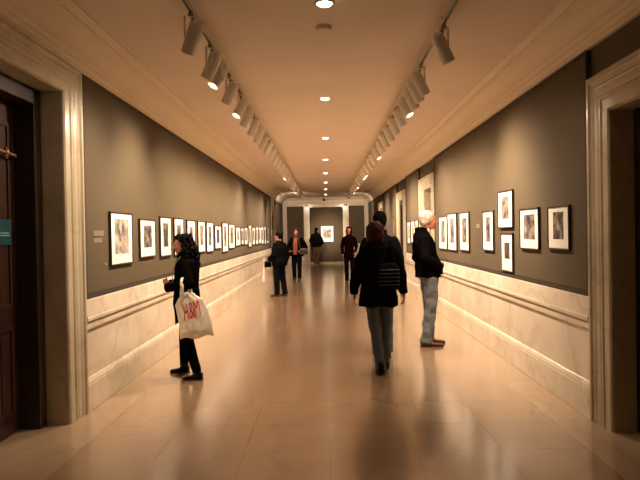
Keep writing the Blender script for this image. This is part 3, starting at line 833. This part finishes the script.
# 2 woman walking away with backpack (centre right)
P = dict(kneeL=(-.045, .04, .50), kneeR=(.085, .08, .50), ankleL=(.0, -.13, .09), ankleR=(.085, .2, .09), foot=(.05, -.1),
         elL=(-.255, -.03, 1.15), elR=(.265, .03, 1.14), wrL=(-.28, .10, .92), wrR=(.31, .14, .92),
         hd=[((-.05, .25, -1), (1, .1, 0), (0, 1, 0)), ((.1, .25, -1), (-1, .1, 0), (0, 1, 0))], curl=.5,
         head=(-.025, .045, 1.62), legs=(M['jeans2'], .100, .068, .060), tfold=.010, shoes=M['shoe'], sl=.26,
         coat=(M['coat2'], .775, .225, .165, .066), collar=.03, build=1.08, fold=.014)
tG, HG, kG = person('person walking away in a long black coat and blue jeans with brown hair', (.57, 6.84, 0), .0, 1.665, P, M['skin'])
bm = bmesh.new()
def gE(c, r): ell(bm, V(c)*kG, [v*kG for v in r], HG)
gE((0, -.03, .04), (.098, .096, .096)); gE((0, -.055, -.03), (.106, .068, .09)); gE((0, .035, .085), (.062, .042, .035))
gE((.0, -.05, -.09), (.09, .055, .05))
for s in (-1, 1): gE((s*.075, -.01, -.02), (.028, .045, .085))
remesh('hair', bm, M['hair_brown'], tG, .008, 2, folds(.012, 45, 45, 18, 8, .005))
# backpack
bt = thing('backpack', 'small black backpack with grey straps worn by the person walking away', 'backpack', (.665, 6.645, .93), math.radians(4))
bm = bmesh.new()
rings_loft(bm, [(0, 0, 0, .10, .03), (.02, 0, 0, .115, .05), (.12, 0, -.005, .118, .062), (.22, 0, 0, .112, .052), (.27, 0, .01, .09, .035), (.285, 0, .012, .06, .02)], e=3.2)
remesh('pack_body', bm, M['pack'], bt, .008, 3, folds(.004, 20, 20, 20, 1))
for i, z in enumerate((.055, .095, .135, .175, .215)):
    bm = bmesh.new()
    pts = []
    for j in range(9):
        a = math.radians(-150 + j*15)
        pts.append(V((.112*math.cos(a)*1.12, -.067*abs(math.sin(a))**.6, z)))
    for a, b in zip(pts, pts[1:]): capsule(bm, a, b, .0045, .0045, n=6)
    obj('compression_strap', bm, M['strap'], bt, True)
for s in (-1, 1):
    bm = bmesh.new()
    ps = [V((s*.07, .035, .25)), V((s*.085-.03, .055, .36)), V((s*.10-.06, .075, .46)), V((s*.11-.07, .12, .515))]
    for a, b in zip(ps, ps[1:]): capsule(bm, a, b, .020, .020, n=8, flat=.3, up=(0, 1, .3))
    obj('shoulder_strap', bm, M['coat2'], bt, True)

# 3 taller man just ahead of her
P = dict(kneeL=(-.07, .06, .50), kneeR=(.075, .0, .50), ankleL=(-.05, .12, .09), ankleR=(.065, -.08, .09), elL=(-.23, -.02, 1.14), elR=(.235, -.02, 1.14),
         wrL=(-.24, .08, .92), wrR=(.23, .10, .92), legs=(M['jeans2'], .095, .07, .064), shoes=M['shoe'],
         coat=(M['coatblue'], .86, .20, .15, .066), coatname='jacket', collar=.05, build=1.05)
tF, HF, kF = person('tall person with short dark hair in dark jacket, just ahead of the backpack wearer', (.675, 7.75, 0), 0, 1.79, P, M['skin'])
hair_short(tF, HF, kF, M['hair_dark'], 1.04)

# 4 white-haired man on the right
P = dict(kneeL=(-.09, .05, .50), kneeR=(.09, .01, .50), ankleL=(-.10, .035, .09), ankleR=(.10, -.06, .09), foot=(.12, -.05),
         hipL=(-.085, .02, .92), hipR=(.085, .02, .92), shL=(-.165, -.06, 1.395), shR=(.165, -.06, 1.395),
         elL=(-.245, -.07, 1.15), elR=(.245, -.10, 1.15), wrL=(-.17, .14, 1.02), wrR=(.16, .12, 1.03),
         hd=[((.8, .5, -.1), (0, -.6, .5), (0, 0, 1)), ((-.8, .5, -.1), (0, -.6, .5), (0, 0, 1))], lean=-.05,
         head=(.0, .02, 1.628), pitch=.06, yaw=.0, legs=(M['jeans'], .100, .080, .072), tfold=.014, shoes=M['brown_shoe'], sl=.31,
         coat=(M['coat'], .90, .185, .165, .070), coatname='jacket', collar=.06, build=1.05, fold=.016)
tH, HH, kH = person('white-haired man in black jacket and faded jeans looking at the right wall', (1.37, 8.42, 0), -PI/2+.12, 1.81, P, M['skin_red'])
hair_short(tH, HH, kH, M['hair_white'], 1.14)
bm = bmesh.new()
rings_loft(bm, [((.93)*kH, 0, .10*kH, .14*kH, .10*kH), ((1.05)*kH, 0, .09*kH, .15*kH, .10*kH), (1.2*kH, 0, .05*kH, .14*kH, .08*kH)], e=2.2)
remesh('jacket_front', bm, M['coat'], tH, .010, 3, folds(.014, 10, 10, 8, 4))
bm = bmesh.new()
rings_loft(bm, [(1.47*kH, 0, -.055*kH, .078*kH, .078*kH), (1.535*kH, 0, -.04*kH, .072*kH, .075*kH)])
remesh('shirt_collar', bm, M['matboard'], tH, .008, 1)

# 5 visitor in dark jacket at the left wall, seen from behind
P = dict(ankleL=(-.10, .02, .09), ankleR=(.14, -.06, .09), kneeR=(.11, .0, .50), elL=(-.24, -.03, 1.14), elR=(.25, -.06, 1.14), wrL=(-.20, .19, 1.02), wrR=(.24, .02, .90),
         hd=[((.1, 1, -.2), (0, 0, -1), (1, 0, 0)), ((0, .2, -1), (-1, 0, 0), (0, 1, 0))], yaw=.35, foot=(.2, -.1),
         legs=(M['darkjeans'], .10, .085, .075), shoes=M['brown_shoe'], coat=(M['coatblue'], .84, .23, .17, .08), coatname='jacket', build=1.25, face=True)
tB, HB, kB = person('black-haired person in dark jacket by the left wall, facing the photographs', (-1.16, 15.35, 0), math.radians(50), 1.58, P, M['skin_red'], .009)
hair_short(tB, HB, kB, M['hair_black'], 1.15)
fw = Matrix.Rotation(math.radians(50), 3, 'Z')
def bworld(p): q = fw @ (V(p)*kB); return (q.x-1.16, q.y+15.35, q.z)
bg = thing('handbag', 'small black handbag held low by the person at the left wall', 'bag', bworld((-.12, .36, .80)), math.radians(10))
bm = bmesh.new(); rings_loft(bm, [(0, 0, 0, .10, .03), (.02, 0, 0, .11, .045), (.12, 0, 0, .10, .04), (.14, 0, 0, .08, .02)], e=3)
remesh('bag_body', bm, M['coat2'], bg, .01, 2)
bm = bmesh.new(); ps = [V((.08*math.cos(a*PI/8), 0, .13+.12*math.sin(a*PI/8))) for a in range(9)]
for a, b in zip(ps, ps[1:]): capsule(bm, a, b, .008, .008, n=6)
obj('handle', bm, M['coat2'], bg, True)
bg = thing('shopping_bag', 'pale plastic bag hanging beside the person at the left wall', 'bag', bworld((-.19, .40, .38)), math.radians(70))
bm = bmesh.new(); rings_loft(bm, [(0, 0, 0, .09, .02), (.02, 0, 0, .10, .04), (.25, 0, 0, .085, .03), (.38, 0, 0, .07, .012)], e=3)
remesh('bag_body', bm, M['bag'], bg, .01, 2, folds(.008, 18, 18, 9, 2))
bm = bmesh.new()
for s in (-1, 1): capsule(bm, (s*.05, 0, .36), (s*.015, 0, .60), .010, .008, n=8)
obj('handle', bm, M['bag'], bg, True)

# 6 person with rust scarf facing the camera side, further along the left
P = dict(ankleL=(-.10, .04, .09), ankleR=(.10, -.04, .09), elL=(-.30, -.03, 1.14), elR=(.29, -.02, 1.14), wrL=(-.22, .16, 1.0), wrR=(.2, .16, 1.02), yaw=.2,
         hd=[((.4, .8, -.2), (0, 0, 1), (1, 0, 0)), ((-.4, .8, -.2), (0, 0, 1), (-1, 0, 0))],
         legs=(M['darkjeans'], .10, .082, .07), shoes=M['shoe'], coat=(M['coat'], .84, .25, .18, .085), build=1.3)
tC, HC, kC = person('person in open black coat with a rust red scarf, far left', (-.98, 20.55, 0), math.radians(168), 1.67, P, M['skin_red'], .009)
hair_short(tC, HC, kC, M['hair_brown'], 1.12)
bm = bmesh.new()
rings_loft(bm, [(.90*kC, 0, .14*kC, .08*kC, .08*kC), (1.1*kC, 0, .125*kC, .09*kC, .08*kC), (1.3*kC, 0, .12*kC, .09*kC, .08*kC), (1.42*kC, 0, .03*kC, .095*kC, .09*kC), (1.49*kC, 0, .0, .09*kC, .09*kC)])
remesh('scarf', bm, M['red'], tC, .01, 2, folds(.01, 20, 20, 8, 2))
bg = thing('shoulder_bag', 'brown leather shoulder bag at the hip of the person with rust scarf', 'bag', (-.74, 20.16, .86), math.radians(-12))
bm = bmesh.new(); rings_loft(bm, [(0, 0, 0, .13, .03), (.03, 0, 0, .15, .05), (.15, 0, 0, .14, .045), (.2, 0, 0, .10, .02)], e=3)
remesh('bag_body', bm, M['leather'], bg, .01, 2)
bm = bmesh.new(); ps = [V((-.10, 0, .18)), V((-.16, .06, .40)), V((-.18, .12, .56))]
for a, b in zip(ps, ps[1:]): capsule(bm, a, b, .012, .012, n=6)
obj('strap', bm, M['leather'], bg, True)

# 7 person in the recess looking at the end picture
P = dict(elL=(-.30, -.02, 1.14), elR=(.30, -.02, 1.14), wrL=(-.18, .18, 1.02), wrR=(.18, .18, 1.02), ankleL=(-.09, .05, .09), ankleR=(.1, -.08, .09),
         legs=(M['tan'], .10, .085, .075), shoes=M['white_shoe'], coat=(M['coat'], .88, .25, .19, .09), coatname='jacket', build=1.35, collar=.07)
tD, HD, kD = person('person in dark jacket and tan trousers before the photograph at corridor end', (-.47, 30.0, 0), math.radians(-30), 1.79, P, M['skin'], .012)
hair_short(tD, HD, kD, M['hair_black'], 1.1)

# 8 person in maroon facing the camera
P = dict(elL=(-.225, -.03, 1.14), elR=(.225, -.03, 1.14), wrL=(-.20, .12, .96), wrR=(.20, .10, .92), ankleL=(-.09, .03, .09), ankleR=(.09, -.05, .09), pitch=-.05,
         legs=(M['darkjeans'], .095, .075, .065), shoes=M['shoe'], coat=(M['maroon'], .80, .17, .13, .058), build=.88, collar=.05)
tE, HE, kE = person('person in maroon coat and dark hood walking towards the camera', (.71, 19.1, 0), math.radians(172), 1.72, P, M['skin_red'], .009)
bm = bmesh.new()
def eE(c, r): ell(bm, V(c)*kE, [v*kE for v in r], HE)
eE((0, -.035, .03), (.098, .088, .10)); eE((0, -.05, -.06), (.10, .07, .09)); eE((0, .02, .09), (.075, .055, .04))
for s in (-1, 1): eE((s*.078, .01, -.03), (.024, .05, .09))
remesh('hood', bm, M['maroon'], tE, .01, 2, folds(.006, 20, 20, 20, 2))

# ------------------------------------------------------------ world, camera, view
w = bpy.data.worlds.new('world'); S.world = w; w.use_nodes = True
w.node_tree.nodes['Background'].inputs[0].default_value = (.02, .015, .01, 1); w.node_tree.nodes['Background'].inputs[1].default_value = 1
cam = bpy.data.cameras.new('camera'); co = bpy.data.objects.new('camera', cam); COL.objects.link(co)
fpx = 620.0
cam.sensor_width = 36; cam.lens = 36*fpx/640; cam.clip_start = .05; cam.clip_end = 100
R = Matrix.Rotation(math.atan(6/fpx), 3, 'Z') @ Matrix.Rotation(PI/2 - math.atan(7/fpx), 3, 'X') @ Matrix.Rotation(math.radians(-1), 3, 'Z')
co.matrix_world = Matrix.Translation((0, 0, 1.55)) @ R.to_4x4()
S.camera = co
S.view_settings.view_transform = 'Standard'; S.view_settings.look = 'None'
S.view_settings.exposure = -.3; S.view_settings.gamma = 1; S.view_settings.use_curve_mapping = False
